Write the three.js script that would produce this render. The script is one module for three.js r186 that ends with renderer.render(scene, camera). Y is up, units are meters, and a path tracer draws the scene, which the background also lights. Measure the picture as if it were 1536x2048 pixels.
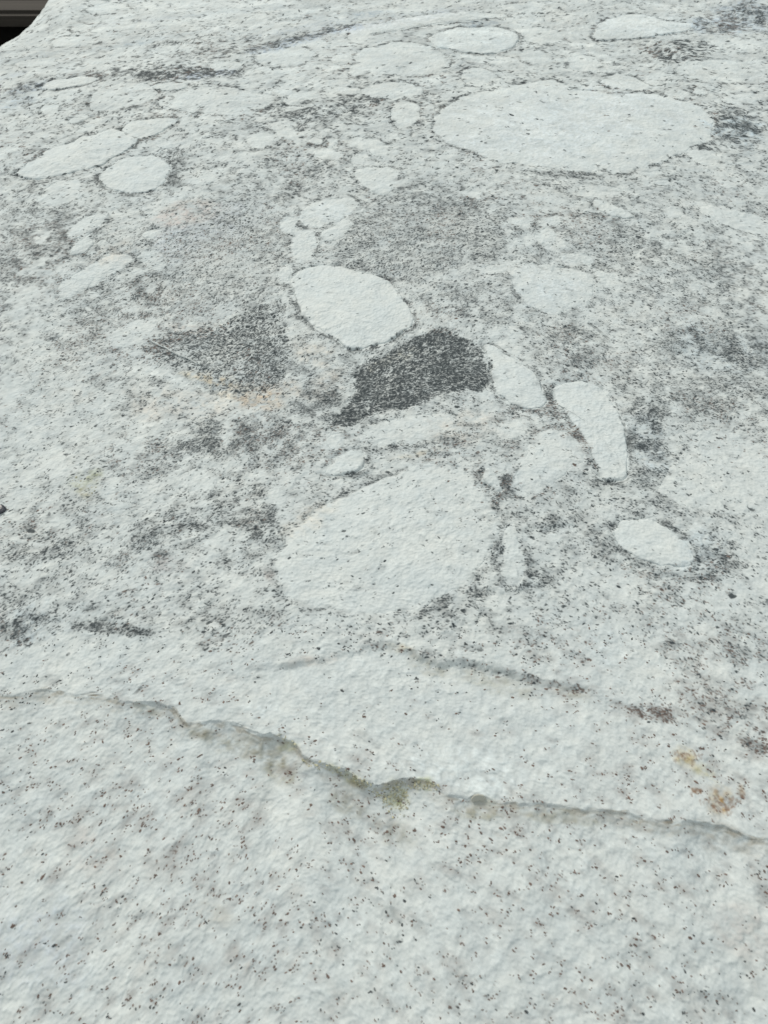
import * as THREE from 'three';
import { mergeGeometries } from 'three/addons/utils/BufferGeometryUtils.js';

// ---------------------------------------------------------------- camera, sky, sun, exposure
const CAM_H = 1.2, PITCH = 54.5 * Math.PI / 180, FOV = 69;
const scene = new THREE.Scene();
const camera = new THREE.PerspectiveCamera(FOV, 768 / 1024, 0.05, 80);
camera.position.set(0, CAM_H, 0);
camera.rotation.set(-PITCH, 0, 0);
camera.focus = 1.75;
camera.userData.fStop = 4.5;
camera.updateMatrixWorld();

function overcastSky() {
  const w = 128, h = 64, d = new Float32Array(w * h * 4);
  for (let j = 0; j < h; j++) for (let i = 0; i < w; i++) {
    const el = ((j + 0.5) / h - 0.5) * Math.PI, s = Math.sin(el);
    const l = s > 0 ? 0.26 + 0.40 * s : 0.26, o = (j * w + i) * 4;   // overcast: zenith brighter than the horizon
    d[o] = l * 0.91; d[o + 1] = l * 1.0; d[o + 2] = l * 0.995; d[o + 3] = 1;
  }
  const t = new THREE.DataTexture(d, w, h, THREE.RGBAFormat, THREE.FloatType);
  t.mapping = THREE.EquirectangularReflectionMapping; t.magFilter = t.minFilter = THREE.LinearFilter; t.wrapS = THREE.RepeatWrapping; t.needsUpdate = true;
  return t;
}
const sky = overcastSky();
scene.background = sky; scene.environment = sky;
const sun = new THREE.DirectionalLight(0xfff8ec, 1.5);
sun.position.set(-3.4, 5.0, -6.5); sun.target.position.set(0, 0, -1.5);
sun.castShadow = true; sun.shadow.radius = 20; sun.shadow.mapSize.set(2048, 2048);
Object.assign(sun.shadow.camera, { left: -4, right: 4, top: 4, bottom: -4, near: 0.5, far: 20 });
scene.add(sun, sun.target);
const renderer = new THREE.WebGLRenderer({ antialias: true });
renderer.shadowMap.enabled = true; renderer.toneMapping = THREE.LinearToneMapping; renderer.toneMappingExposure = 1.28;

// ---------------------------------------------------------------- helpers
let seed = 20240611;
const rnd = () => { seed = (seed + 0x6D2B79F5) | 0; let t = Math.imul(seed ^ (seed >>> 15), 1 | seed); t = (t + Math.imul(t ^ (t >>> 7), 61 | t)) ^ t; return ((t ^ (t >>> 14)) >>> 0) / 4294967296; };
const clamp = (v, a, b) => v < a ? a : v > b ? b : v, lerp = (a, b, t) => a + (b - a) * t;
const sstep = (a, b, v) => { const t = clamp((v - a) / (b - a), 0, 1); return t * t * (3 - 2 * t); };
const NZ = 512, ntab = new Float32Array(NZ * NZ); for (let i = 0; i < NZ * NZ; i++) ntab[i] = rnd() * 2 - 1;
function vn(x, y) {                                   // value noise, period 512 cells, -1..1
  const xi = Math.floor(x), yi = Math.floor(y); let fx = x - xi, fy = y - yi;
  fx = fx * fx * (3 - 2 * fx); fy = fy * fy * (3 - 2 * fy);
  const x0 = xi & 511, x1 = (xi + 1) & 511, y0 = (yi & 511) << 9, y1 = ((yi + 1) & 511) << 9;
  const a = ntab[y0 + x0], b = ntab[y0 + x1], c = ntab[y1 + x0], d = ntab[y1 + x1];
  return a + (b - a) * fx + (c - a + (a - b - c + d) * fx) * fy;
}
const fbm = (x, y, n = 3) => { let s = 0, a = 0.55; for (let i = 0; i < n; i++) { s += a * vn(x, y); x = x * 2.03 + 17.3; y = y * 2.03 - 9.1; a *= 0.5; } return s; };

// the photograph's pixels (1536 x 2048) to points on the rock: a pixel is a direction, the rock's own height gives the distance
const FPX = 1024 / Math.tan(FOV * Math.PI / 360), CP = Math.cos(PITCH), SP = Math.sin(PITCH);
const macro = (x, z) => 0.012 * vn(x * 1.1 + 40, z * 1.1 + 7) + 0.006 * vn(x * 2.7 + 11, z * 2.7 + 90);
function onto(u, v, height) {
  const a = (u - 768) / FPX, b = (1024 - v) / FPX, dy = -SP + b * CP, dz = -CP - b * SP;
  let h = 0, x = 0, z = 0;
  for (let k = 0; k < 5; k++) { const t = (h - CAM_H) / dy; x = a * t; z = dz * t; h = height(x, z); }
  return [x, z];
}
const toWorld = (pts, f) => pts.map(([u, v]) => onto(u, v, f));

// ---------------------------------------------------------------- relief of the outcrop
// the long broken ledge: [u, v, drop in mm]
const LEDGE = [[-420, 1440, 5], [-200, 1405, 4], [-60, 1392, 3], [0, 1387, 2.5], [30, 1387, 3], [60, 1380, 5], [95, 1376, 6], [112, 1384, 3], [180, 1386, 2], [215, 1384, 2.5], [226, 1389, 4], [240, 1399, 7], [262, 1401, 10], [290, 1401, 12], [320, 1407, 13], [348, 1416, 12], [358, 1432, 9], [372, 1447, 7], [400, 1445, 8], [430, 1441, 12], [455, 1442, 14], [480, 1448, 15], [510, 1462, 16], [540, 1468, 18], [575, 1475, 20], [592, 1489, 20], [604, 1505, 18], [625, 1521, 18], [660, 1531, 22], [690, 1540, 24], [715, 1556, 26], [748, 1570, 24], [775, 1565, 22], [800, 1556, 20], [830, 1553, 17], [855, 1560, 13], [880, 1572, 10], [900, 1588, 9], [935, 1592, 10], [960, 1584, 12], [975, 1590, 11], [1000, 1602, 7], [1040, 1605, 7], [1075, 1602, 9], [1100, 1607, 11], [1140, 1612, 11], [1160, 1617, 9], [1200, 1616, 9], [1240, 1622, 11], [1270, 1625, 12], [1300, 1637, 8], [1345, 1643, 5], [1380, 1638, 7], [1420, 1645, 11], [1460, 1655, 12], [1490, 1671, 9], [1515, 1680, 6], [1540, 1677, 6], [1700, 1700, 8], [2100, 1760, 6]];
const ledgeW = LEDGE.map(([u, v, d]) => { const [x, z] = onto(u, v, macro); return [x, z, d / 1000]; }).sort((a, b) => a[0] - b[0]);
const LX0 = -3.2, LXN = 3200, ledgeZ = new Float32Array(LXN), ledgeD = new Float32Array(LXN);
for (let i = 0, k = 0; i < LXN; i++) {
  const x = LX0 + i * 0.002;
  while (k < ledgeW.length - 2 && ledgeW[k + 1][0] < x) k++;
  const a = ledgeW[k], b = ledgeW[k + 1], t = clamp((x - a[0]) / (b[0] - a[0]), 0, 1);
  ledgeZ[i] = lerp(a[1], b[1], t) + 0.0025 * vn(x * 70, 3.3) + 0.0012 * vn(x * 210, 9.7);
  ledgeD[i] = lerp(a[2], b[2], t) * (1 + 0.3 * vn(x * 40, 21.5)) * 0.6;
}
const ledgeAt = (x, arr) => { const f = clamp((x - LX0) / 0.002, 0, LXN - 1.001), i = f | 0; return lerp(arr[i], arr[i + 1], f - i); };
// lower, softer ridges: the surface drops on the side towards the viewer and comes up again
const RIDGES = [
  { p: [[-30, 705], [0, 715], [40, 728], [62, 752], [85, 782], [115, 800], [150, 818]], d: 0.007, w: 0.05 },
  { p: [[150, 818], [200, 850], [280, 880]], d: 0.003, w: 0.05 },
  { p: [[740, 1292], [790, 1294], [830, 1306], [880, 1326], [930, 1322], [990, 1335], [1050, 1352], [1110, 1366], [1175, 1378], [1210, 1394]], d: 0.011, w: 0.06 },
  { p: [[500, 1340], [580, 1330], [660, 1315], [740, 1296]], d: 0.008, w: 0.05 },
  { p: [[955, 1182], [1010, 1180], [1070, 1168]], d: 0.005, w: 0.05 },
  { p: [[1040, 1052], [1100, 1052], [1180, 1040]], d: 0.005, w: 0.05 },
  { p: [[1220, 1085], [1270, 1125], [1330, 1148], [1390, 1150]], d: 0.004, w: 0.05 },
  { p: [[560, 1140], [590, 1060], [660, 1010], [740, 968], [800, 945], [850, 920]], d: -0.006, w: 0.06 },
  { p: [[350, 745], [420, 772], [470, 800]], d: 0.006, w: 0.04 },
  { p: [[1190, 655], [1240, 690], [1300, 730]], d: 0.004, w: 0.03 },
  { p: [[1340, 1498], [1385, 1530], [1430, 1565]], d: 0.004, w: 0.04 },
  { p: [[640, 955], [700, 958], [760, 935]], d: 0.004, w: 0.05 },
  { p: [[1100, 1076], [1154, 1096], [1185, 1122], [1215, 1152]], d: 0.006, w: 0.03 },
  { p: [[905, 930], [935, 945], [950, 965]], d: 0.004, w: 0.02 },
].map((r) => { const p = toWorld(r.p, macro); const xs = p.map((q) => q[0]), zs = p.map((q) => q[1]); return { ...r, p, bb: [Math.min(...xs) - 0.2, Math.max(...xs) + 0.2, Math.min(...zs) - 0.2, Math.max(...zs) + 0.2] }; });
function ridgeHeight(x, z) {
  let s = 0;
  for (const r of RIDGES) {
    if (x < r.bb[0] || x > r.bb[1] || z < r.bb[2] || z > r.bb[3]) continue;
    let best = 1, side = 0, at = 0;
    for (let k = 0; k + 1 < r.p.length; k++) {
      const [ax, az] = r.p[k], [bx, bz] = r.p[k + 1], ex = bx - ax, ez = bz - az, L = ex * ex + ez * ez;
      const t = clamp(((x - ax) * ex + (z - az) * ez) / L, 0, 1), dx = x - ax - ex * t, dz = z - az - ez * t, d = Math.hypot(dx, dz);
      if (d < best) { best = d; side = ex * dz - ez * dx; at = (k + t) / (r.p.length - 1); }
    }
    const taper = Math.sin(Math.PI * clamp(at, 0.02, 0.98)) ** 0.6;
    const dd = side > 0 ? best : -best;               // positive on the near side
    s -= r.d * taper * sstep(-0.004, 0.006, dd + 0.003 * vn(x * 60, z * 60)) * Math.exp(-Math.max(dd, 0) / r.w);
  }
  return s;
}
function smallRelief(x, z) {
  const f = 0.5 + 0.5 * vn(x * 2.1 + 5, z * 2.1);
  const s = x + 0.9 * z, t = z - 0.5 * x;              // the rock breaks along its layering, so the small waves run aslant
  return 0.003 * vn(x * 8 + 3, z * 6) + 0.0013 * (0.4 + f) * vn(s * 15 + 8, t * 34 + 1) + 0.0012 * vn(x * 48, z * 62 + 4) + 0.0011 * vn(x * 92 + 40, z * 104) + 0.0006 * vn(x * 150, z * 160);
}
function baseHeight(x, z) {
  const zl = ledgeAt(x, ledgeZ), d = ledgeAt(x, ledgeD), q = z - zl;
  let h = macro(x, z) + ridgeHeight(x, z);
  if (q > 0) { const cut = clamp(0.2 + 0.5 * vn(x * 23, 5.5), 0, 0.6), far = 0.024 + 0.012 * vn(x * 9, 1.5); h -= d * (cut * sstep(0, 0.004, q) + 2.1 * (1 - Math.exp(-q / far))) * (0.06 + 0.94 * Math.exp(-q / 0.15)) + 0.10 * q; }
  else h -= 0.0012 * Math.exp(q / 0.006) * (d / 0.02);
  return h;
}
const onRock = (pts) => toWorld(pts, baseHeight);

// outer edge of the outcrop, seen in the upper left corner: x of the rim for a given z
const rimW = [[150, -330], [118, -150], [104, -70], [90, -22], [78, 0], [62, 20], [45, 39], [25, 56], [0, 71], [-40, 93], [-110, 122], [-230, 160], [-420, 205], [-700, 250], [-1000, 300], [-1500, 380]].map(([u, v]) => onto(u, v, macro));
function rimX(z) {
  if (z <= rimW[0][1]) return rimW[0][0];
  for (let k = 0; k + 1 < rimW.length; k++) { const a = rimW[k], b = rimW[k + 1]; if (z <= b[1]) return Math.max(-2.5, lerp(a[0], b[0], (z - a[1]) / (b[1] - a[1]))); }
  return -2.5;
}
const XR = 2.5, ZN = 0.55, ZF = -4.3;

// ---------------------------------------------------------------- what lies in the rock, traced on the photograph
// k: kind (p pale pebble, d dark inclusion), c: how clean and proud it is 0..1, m: share of dark grains inside
const CLASTS = [
  { p: [[30, 350], [37, 340], [65, 320], [100, 300], [145, 280], [200, 265], [235, 257], [255, 265], [280, 280], [250, 305], [220, 322], [190, 335], [140, 345], [90, 355], [45, 358]], c: 1 },
  { p: [[244, 260], [260, 248], [300, 239], [357, 238], [345, 250], [320, 265], [295, 278], [272, 278], [256, 271]], c: 1 },
  { p: [[199, 352], [215, 337], [240, 325], [270, 312], [310, 315], [340, 335], [335, 355], [315, 375], [285, 386], [250, 388], [220, 377], [202, 365]], c: 1 },
  { p: [[76, 400], [95, 372], [135, 357], [163, 365], [166, 385], [145, 402], [110, 412], [82, 410]], c: 0.6, m: 0.02 },
  { p: [[132, 472], [140, 455], [165, 437], [200, 430], [216, 435], [205, 450], [175, 470], [145, 479]], c: 0.8, m: 0.02 },
  { p: [[138, 506], [155, 485], [182, 475], [188, 485], [172, 502], [150, 511]], c: 0.9 },
  { p: [[66, 474], [80, 457], [95, 457], [98, 470], [85, 488], [70, 487]], c: 0.5 },
  { p: [[80, 174], [100, 162], [145, 155], [185, 152], [198, 156], [175, 168], [130, 176], [95, 178]], c: 1 },
  { p: [[300, 172], [320, 167], [370, 165], [377, 172], [360, 179], [320, 180]], c: 0.9 },
  { p: [[180, 205], [190, 185], [225, 170], [280, 165], [312, 183], [300, 200], [260, 215], [215, 222], [185, 220]], c: 0.6, m: 0.015 },
  { p: [[320, 200], [350, 185], [425, 172], [500, 182], [550, 192], [530, 215], [490, 228], [430, 230], [370, 222], [325, 215]], c: 0.55, m: 0.015 },
  { p: [[420, 132], [440, 124], [480, 125], [485, 134], [460, 141], [430, 140]], c: 0.7 },
  { p: [[510, 115], [540, 102], [590, 95], [630, 107], [615, 125], [570, 134], [530, 131]], c: 0.7, m: 0.01 },
  { p: [[140, 60], [160, 50], [185, 51], [180, 61], [150, 64]], c: 0.8 },
  { p: [[100, 85], [130, 75], [185, 75], [200, 85], [160, 94], [110, 92]], c: 0.5 },
  { p: [[565, 200], [590, 185], [630, 180], [640, 190], [610, 202], [575, 209]], c: 0.6 },
  { p: [[722, 180], [760, 167], [810, 165], [845, 175], [848, 185], [820, 195], [770, 197], [730, 192]], c: 0.7 },
  { p: [[500, 270], [530, 265], [548, 277], [540, 292], [515, 300], [493, 285]], c: 0.6 },
  { p: [[525, 250], [585, 240], [597, 260], [585, 278], [562, 280], [548, 263]], c: 0.35, m: 0.03 },
  { p: [[690, 282], [720, 275], [765, 282], [760, 296], [705, 297]], c: 0.5 },
  { p: [[710, 340], [745, 335], [793, 342], [790, 365], [776, 394], [758, 392], [720, 367]], c: 0.8 },
  { p: [[740, 298], [775, 290], [800, 300], [790, 320], [760, 324]], c: 0.4 },
  { p: [[598, 448], [602, 425], [630, 402], [665, 397], [713, 400], [705, 425], [675, 445], [645, 456], [620, 455]], c: 0.75, m: 0.01 },
  { p: [[560, 450], [570, 435], [592, 437], [595, 452], [583, 472], [570, 470]], c: 0.6 },
  { p: [[595, 462], [620, 460], [632, 474], [630, 500], [620, 520], [603, 527], [582, 510], [582, 480]], c: 0.75 },
  { p: [[642, 467], [670, 452], [695, 440], [706, 447], [698, 465], [670, 482], [648, 480]], c: 0.85 },
  { p: [[555, 555], [560, 532], [575, 525], [583, 535], [580, 555], [570, 568], [558, 565]], c: 0.9 },
  { p: [[114, 587], [120, 570], [150, 550], [185, 527], [220, 512], [260, 510], [270, 522], [250, 535], [215, 555], [190, 575], [155, 592], [125, 600]], c: 0.75, m: 0.012 },
  { p: [[583, 570], [593, 547], [622, 534], [668, 529], [693, 539], [722, 543], [757, 555], [785, 571], [808, 593], [826, 622], [829, 647], [801, 665], [772, 679], [736, 692], [700, 697], [672, 679], [632, 658], [607, 636], [595, 611], [591, 586]], c: 1.15 },
  { p: [[967, 690], [980, 686], [1001, 700], [1026, 715], [1058, 736], [1080, 765], [1094, 794], [1087, 811], [1055, 819], [1026, 811], [1005, 794], [987, 772], [980, 747], [983, 729], [976, 711]], c: 1.15 },
  { p: [[1109, 768], [1132, 760], [1163, 761], [1192, 768], [1213, 785], [1226, 803], [1234, 822], [1245, 847], [1251, 878], [1257, 907], [1259, 939], [1251, 955], [1226, 962], [1205, 960], [1192, 939], [1184, 907], [1170, 880], [1153, 857], [1134, 830], [1115, 807], [1111, 789]], c: 1.1 },
  { p: [[1048, 915], [1068, 875], [1108, 857], [1148, 870], [1166, 895], [1171, 920], [1143, 940], [1113, 960], [1078, 990], [1038, 995], [1023, 970]], c: 0.65, m: 0.015 },
  { k: 'd', p: [[278, 690], [310, 678], [355, 665], [400, 657], [430, 650], [490, 625], [535, 605], [560, 602], [570, 640], [575, 690], [573, 730], [560, 765], [530, 790], [500, 800], [470, 795], [440, 780], [420, 760], [380, 740], [330, 725], [290, 705]], c: 0.6, m: 0.42 },
  { k: 'd', p: [[707, 743], [729, 722], [761, 708], [793, 693], [829, 672], [858, 661], [886, 657], [912, 672], [937, 679], [956, 693], [970, 722], [972, 758], [968, 779], [937, 779], [894, 786], [858, 797], [822, 811], [779, 819], [743, 833], [707, 847], [668, 849], [654, 840], [686, 819], [707, 793]], c: 0.6, m: 0.64 },
  { p: [[650, 948], [665, 925], [690, 903], [715, 897], [728, 908], [730, 922], [718, 940], [690, 950], [665, 952]], c: 1 },
  { p: [[655, 877], [672, 867], [690, 871], [692, 885], [680, 896], [660, 897]], c: 0.7 },
  { p: [[725, 858], [780, 838], [850, 826], [900, 825], [905, 850], [888, 873], [830, 884], [765, 892], [722, 884]], c: 0.55, m: 0.02 },
  { p: [[556, 1130], [570, 1070], [610, 1030], [680, 992], [750, 965], [800, 945], [840, 927], [890, 925], [925, 940], [950, 970], [985, 1000], [1000, 1040], [985, 1090], [960, 1140], [930, 1180], [850, 1210], [740, 1230], [640, 1220], [570, 1190]], c: 0.75, m: 0.018 },
  { p: [[967, 956], [975, 935], [985, 941], [998, 959], [1006, 980], [995, 983], [977, 969]], c: 0.9 },
  { p: [[1228, 1060], [1248, 1040], [1298, 1037], [1338, 1055], [1368, 1080], [1388, 1115], [1383, 1132], [1343, 1132], [1298, 1120], [1258, 1105], [1238, 1085]], c: 0.95 },
  { p: [[1003, 1086], [1006, 1058], [1021, 1047], [1034, 1060], [1042, 1086], [1050, 1112], [1053, 1144], [1042, 1168], [1021, 1173], [1008, 1160]], c: 0.65, m: 0.01 },
  { p: [[1028, 545], [1048, 525], [1088, 530], [1148, 537], [1183, 550], [1178, 605], [1138, 620], [1098, 630], [1063, 615], [1033, 590], [1026, 565]], c: 0.6, m: 0.01 },
  { p: [[1123, 515], [1145, 507], [1180, 510], [1188, 525], [1160, 532], [1130, 528]], c: 0.6 },
  { p: [[972, 664], [1000, 652], [1040, 655], [1050, 680], [1040, 708], [1018, 703], [988, 682]], c: 0.5, m: 0.02 },
  { p: [[1320, 980], [1360, 910], [1390, 870], [1430, 852], [1500, 880], [1560, 905], [1590, 1000], [1450, 1030], [1380, 1020]], c: 0.3, m: 0.03 },
  { p: [[866, 250], [873, 230], [908, 205], [958, 185], [1008, 177], [1048, 167], [1108, 162], [1148, 177], [1218, 185], [1293, 187], [1348, 195], [1403, 215], [1423, 240], [1418, 280], [1388, 293], [1358, 310], [1318, 330], [1243, 342], [1168, 340], [1093, 337], [1008, 325], [943, 305], [893, 285], [873, 265]], c: 0.8, m: 0.006 },
  { p: [[853, 80], [888, 62], [943, 55], [1008, 57], [1038, 75], [1033, 90], [998, 102], [958, 106], [908, 102], [868, 92]], c: 1 },
  { p: [[708, 115], [723, 100], [768, 88], [808, 85], [846, 90], [883, 107], [899, 125], [888, 142], [843, 150], [793, 150], [738, 145]], c: 0.7, m: 0.006 },
  { p: [[1183, 70], [1200, 45], [1268, 25], [1333, 42], [1395, 50], [1348, 67], [1293, 75], [1218, 80], [1188, 78]], c: 0.95 },
  { p: [[1040, 60], [1088, 55], [1128, 70], [1118, 85], [1078, 90], [1050, 80]], c: 0.5 },
  { p: [[923, 155], [933, 140], [968, 137], [990, 150], [978, 165], [953, 174], [933, 167]], c: 0.7 },
  { p: [[1038, 107], [1068, 97], [1093, 107], [1103, 127], [1078, 132], [1048, 122]], c: 0.6 },
  { p: [[1138, 120], [1163, 110], [1193, 115], [1203, 135], [1183, 144], [1148, 142]], c: 0.55 },
  { p: [[1203, 160], [1233, 148], [1268, 155], [1300, 172], [1288, 181], [1248, 177], [1213, 172]], c: 0.75 },
  { k: 'd', p: [[1293, 95], [1328, 82], [1413, 82], [1433, 95], [1408, 112], [1348, 127], [1313, 120]], c: 0.2, m: 0.22 },
  { p: [[1185, 400], [1208, 402], [1243, 417], [1268, 432], [1253, 439], [1218, 430], [1193, 417]], c: 0.95 },
  { p: [[1375, 302], [1393, 297], [1423, 302], [1438, 320], [1413, 330], [1385, 318]], c: 0.65 },
  { p: [[1398, 417], [1443, 410], [1493, 425], [1545, 442], [1550, 475], [1498, 465], [1458, 450], [1418, 435]], c: 0.5, m: 0.015 },
  { p: [[1383, 184], [1400, 178], [1416, 184], [1404, 191]], c: 0.7 },
  { p: [[780, 225], [800, 204], [835, 210], [832, 246], [800, 258]], c: 0.45 },
  { p: [[215, 680], [250, 650], [295, 637], [320, 642], [300, 670], [276, 688], [240, 703]], c: 0.4, m: 0.03 },
  { p: [[345, 965], [370, 945], [410, 940], [435, 955], [425, 980], [385, 990]], c: 0.4, m: 0.02 },
  { p: [[283, 468], [300, 458], [325, 462], [320, 474], [295, 478]], c: 0.5 },
  { p: [[82, 215], [100, 207], [117, 212], [115, 225], [92, 227]], c: 0.6 },
  { p: [[137, 242], [160, 233], [178, 232], [160, 245], [142, 248]], c: 0.6 },
  { p: [[170, 20], [190, 9], [235, 8], [260, 20], [235, 27], [190, 28]], c: 0.6 },
  { p: [[720, 70], [768, 46], [843, 31], [943, 25], [1018, 32], [968, 42], [868, 51], [778, 66]], c: 0.5 },
  { p: [[1353, 145], [1378, 125], [1443, 120], [1508, 135], [1540, 160], [1468, 165], [1393, 160]], c: 0.35, m: 0.02 },
  { k: 'd', p: [[270, 155], [300, 140], [350, 134], [425, 137], [442, 145], [410, 155], [340, 161], [285, 163]], c: 0.2, m: 0.3 },
  { p: [[552, 36], [580, 30], [620, 31], [600, 37], [570, 39]], c: 0.8 },
  { p: [[1130, 385], [1170, 368], [1230, 373], [1268, 384], [1220, 394], [1160, 395]], c: 0.3, m: 0.02 },
  { p: [[280, 420], [310, 402], [345, 395], [360, 405], [330, 424], [295, 432]], c: 0.3, m: 0.03 },
  { p: [[360, 345], [400, 335], [440, 345], [430, 365], [390, 372], [362, 362]], c: 0.3, m: 0.03 },
  { p: [[700, 80], [705, 55], [760, 50], [745, 75], [722, 88]], c: 0.3 },
  { p: [[1071, 468], [1094, 458], [1110, 466], [1110, 487], [1094, 497], [1076, 487]], c: 0.6 },
  { k: 'g', p: [[690, 478], [740, 415], [800, 388], [870, 393], [935, 415], [1000, 455], [1010, 505], [940, 526], [860, 545], [790, 538], [715, 520], [668, 505]], c: 0.3, m: 0.27 },
  { k: 'g', p: [[350, 470], [420, 410], [500, 390], [552, 402], [552, 450], [565, 500], [548, 560], [536, 596], [480, 620], [420, 648], [370, 640], [330, 600], [322, 540]], c: 0.3, m: 0.2 },
  { k: 'g', p: [[1150, 440], [1190, 425], [1250, 445], [1290, 470], [1270, 510], [1210, 500], [1160, 480]], c: 0.3, m: 0.24 },
  { p: [[49, 214], [62, 206], [88, 202], [84, 210], [68, 216]], c: 0.7 },
  { p: [[312, 289], [333, 283], [357, 287], [344, 297], [320, 297]], c: 0.5 },
  { p: [[646, 180], [681, 174], [720, 177], [714, 188], [675, 189]], c: 0.5 },
  { p: [[697, 142], [706, 129], [722, 128], [731, 135], [728, 149], [706, 154]], c: 0.55 },
  { p: [[662, 114], [690, 109], [700, 116], [690, 128], [668, 127]], c: 0.5 },
  { p: [[644, 133], [670, 129], [682, 138], [655, 145]], c: 0.5 },
  { p: [[616, 280], [631, 271], [646, 277], [648, 286], [628, 288]], c: 0.6 },
  { p: [[652, 277], [666, 274], [675, 287], [662, 293]], c: 0.6 },
  { p: [[625, 305], [637, 296], [662, 296], [681, 309], [672, 320], [644, 317]], c: 0.5 },
  { p: [[703, 313], [727, 301], [737, 312], [734, 328], [709, 330]], c: 0.5 },
  { p: [[666, 327], [678, 322], [688, 328], [680, 338]], c: 0.5 },
  { p: [[104, 535], [122, 522], [143, 522], [141, 543], [120, 551]], c: 0.4, m: 0.02 },
  { p: [[172, 509], [182, 496], [193, 499], [193, 509], [180, 514]], c: 0.5 },
  { p: [[276, 512], [294, 501], [318, 504], [316, 520], [294, 527], [278, 523]], c: 0.45, m: 0.02 },
  { p: [[307, 537], [324, 528], [330, 534], [322, 545]], c: 0.35, m: 0.02 },
  { p: [[1013, 438], [1042, 435], [1058, 440], [1066, 452], [1047, 460], [1022, 453]], c: 0.6 },
  { p: [[1089, 438], [1115, 432], [1118, 446], [1100, 456], [1082, 455]], c: 0.6 },
  { p: [[920, 380], [946, 381], [969, 393], [962, 400], [935, 394]], c: 0.5 },
  { p: [[956, 543], [977, 531], [1008, 527], [1020, 535], [1006, 545], [969, 550]], c: 0.45, m: 0.02 },
  { p: [[1192, 541], [1230, 546], [1225, 560], [1190, 556]], c: 0.4 },
  { p: [[1279, 346], [1303, 344], [1326, 342], [1323, 350], [1297, 354]], c: 0.6 },
  { p: [[1305, 364], [1331, 360], [1347, 365], [1336, 370], [1316, 370]], c: 0.5 },
  { p: [[1329, 417], [1357, 414], [1364, 430], [1349, 440], [1330, 433]], c: 0.5 },
  { p: [[1318, 477], [1342, 477], [1348, 493], [1332, 498]], c: 0.5 },
  { p: [[1474, 321], [1506, 313], [1519, 329], [1511, 344], [1482, 339]], c: 0.4 },
  { p: [[993, 860], [1006, 840], [1038, 838], [1060, 850], [1050, 873], [1027, 878], [1001, 875]], c: 0.5, m: 0.02 },
  { p: [[1000, 12], [1060, 4], [1130, 8], [1100, 22], [1030, 24]], c: 0.4 },
  { p: [[1440, 195], [1490, 186], [1536, 192], [1520, 204], [1465, 206]], c: 0.4 },
  { p: [[300, 100], [345, 88], [395, 90], [370, 103], [325, 110]], c: 0.4 },
  { p: [[30, 128], [70, 116], [110, 115], [85, 130], [45, 136]], c: 0.4 },
];
function smoothLoop(p, step) {
  const xs0 = p.map((q) => q[0]), zs0 = p.map((q) => q[1]), wide = Math.min(Math.max(...xs0) - Math.min(...xs0), Math.max(...zs0) - Math.min(...zs0)), A = 0.0025 + 0.016 * wide, B = 0.012 * Math.min(wide, 0.4);
  const c = new THREE.CatmullRomCurve3(p.map(([x, z]) => new THREE.Vector3(x, 0, z)), true, 'centripetal');
  const n = clamp(Math.round(c.getLength() / step), 24, 220), out = [];
  for (let i = 0; i < n; i++) { const q = c.getPointAt(i / n); out.push([q.x + 0.0026 * vn(q.x * 90, q.z * 90 + 31) + A * vn(q.x * 31, q.z * 31 + 12) + B * vn(q.x * 13, q.z * 13 + 5), q.z + 0.0026 * vn(q.x * 90 + 57, q.z * 90) + A * vn(q.x * 31 + 44, q.z * 31) + B * vn(q.x * 13 + 22, q.z * 13)]); }
  return out;
}
for (const c of CLASTS) {
  c.k ??= 'p'; c.m ??= 0.004;
  c.loop = smoothLoop(onRock(c.p), 0.007);
  const xs = c.loop.map((q) => q[0]), zs = c.loop.map((q) => q[1]);
  c.bb = [Math.min(...xs), Math.max(...xs), Math.min(...zs), Math.max(...zs)];
  c.mid = [(c.bb[0] + c.bb[1]) / 2, (c.bb[2] + c.bb[3]) / 2];
  c.size = Math.min(c.bb[1] - c.bb[0], c.bb[3] - c.bb[2]);
  c.tone = (rnd() - 0.5) * 0.05;
}
function loopDistance(loop, x, z) {                    // positive inside
  let best = 1e9, inside = false;
  for (let i = 0, j = loop.length - 1; i < loop.length; j = i++) {
    const ax = loop[j][0], az = loop[j][1], bx = loop[i][0], bz = loop[i][1], ex = bx - ax, ez = bz - az;
    if ((az > z) !== (bz > z) && x < ax + ex * (z - az) / ez) inside = !inside;
    const t = clamp(((x - ax) * ex + (z - az) * ez) / (ex * ex + ez * ez + 1e-12), 0, 1), dx = x - ax - ex * t, dz = z - az - ez * t, d = dx * dx + dz * dz;
    if (d < best) best = d;
  }
  best = Math.sqrt(best);
  return inside ? best : -best;
}

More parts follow.
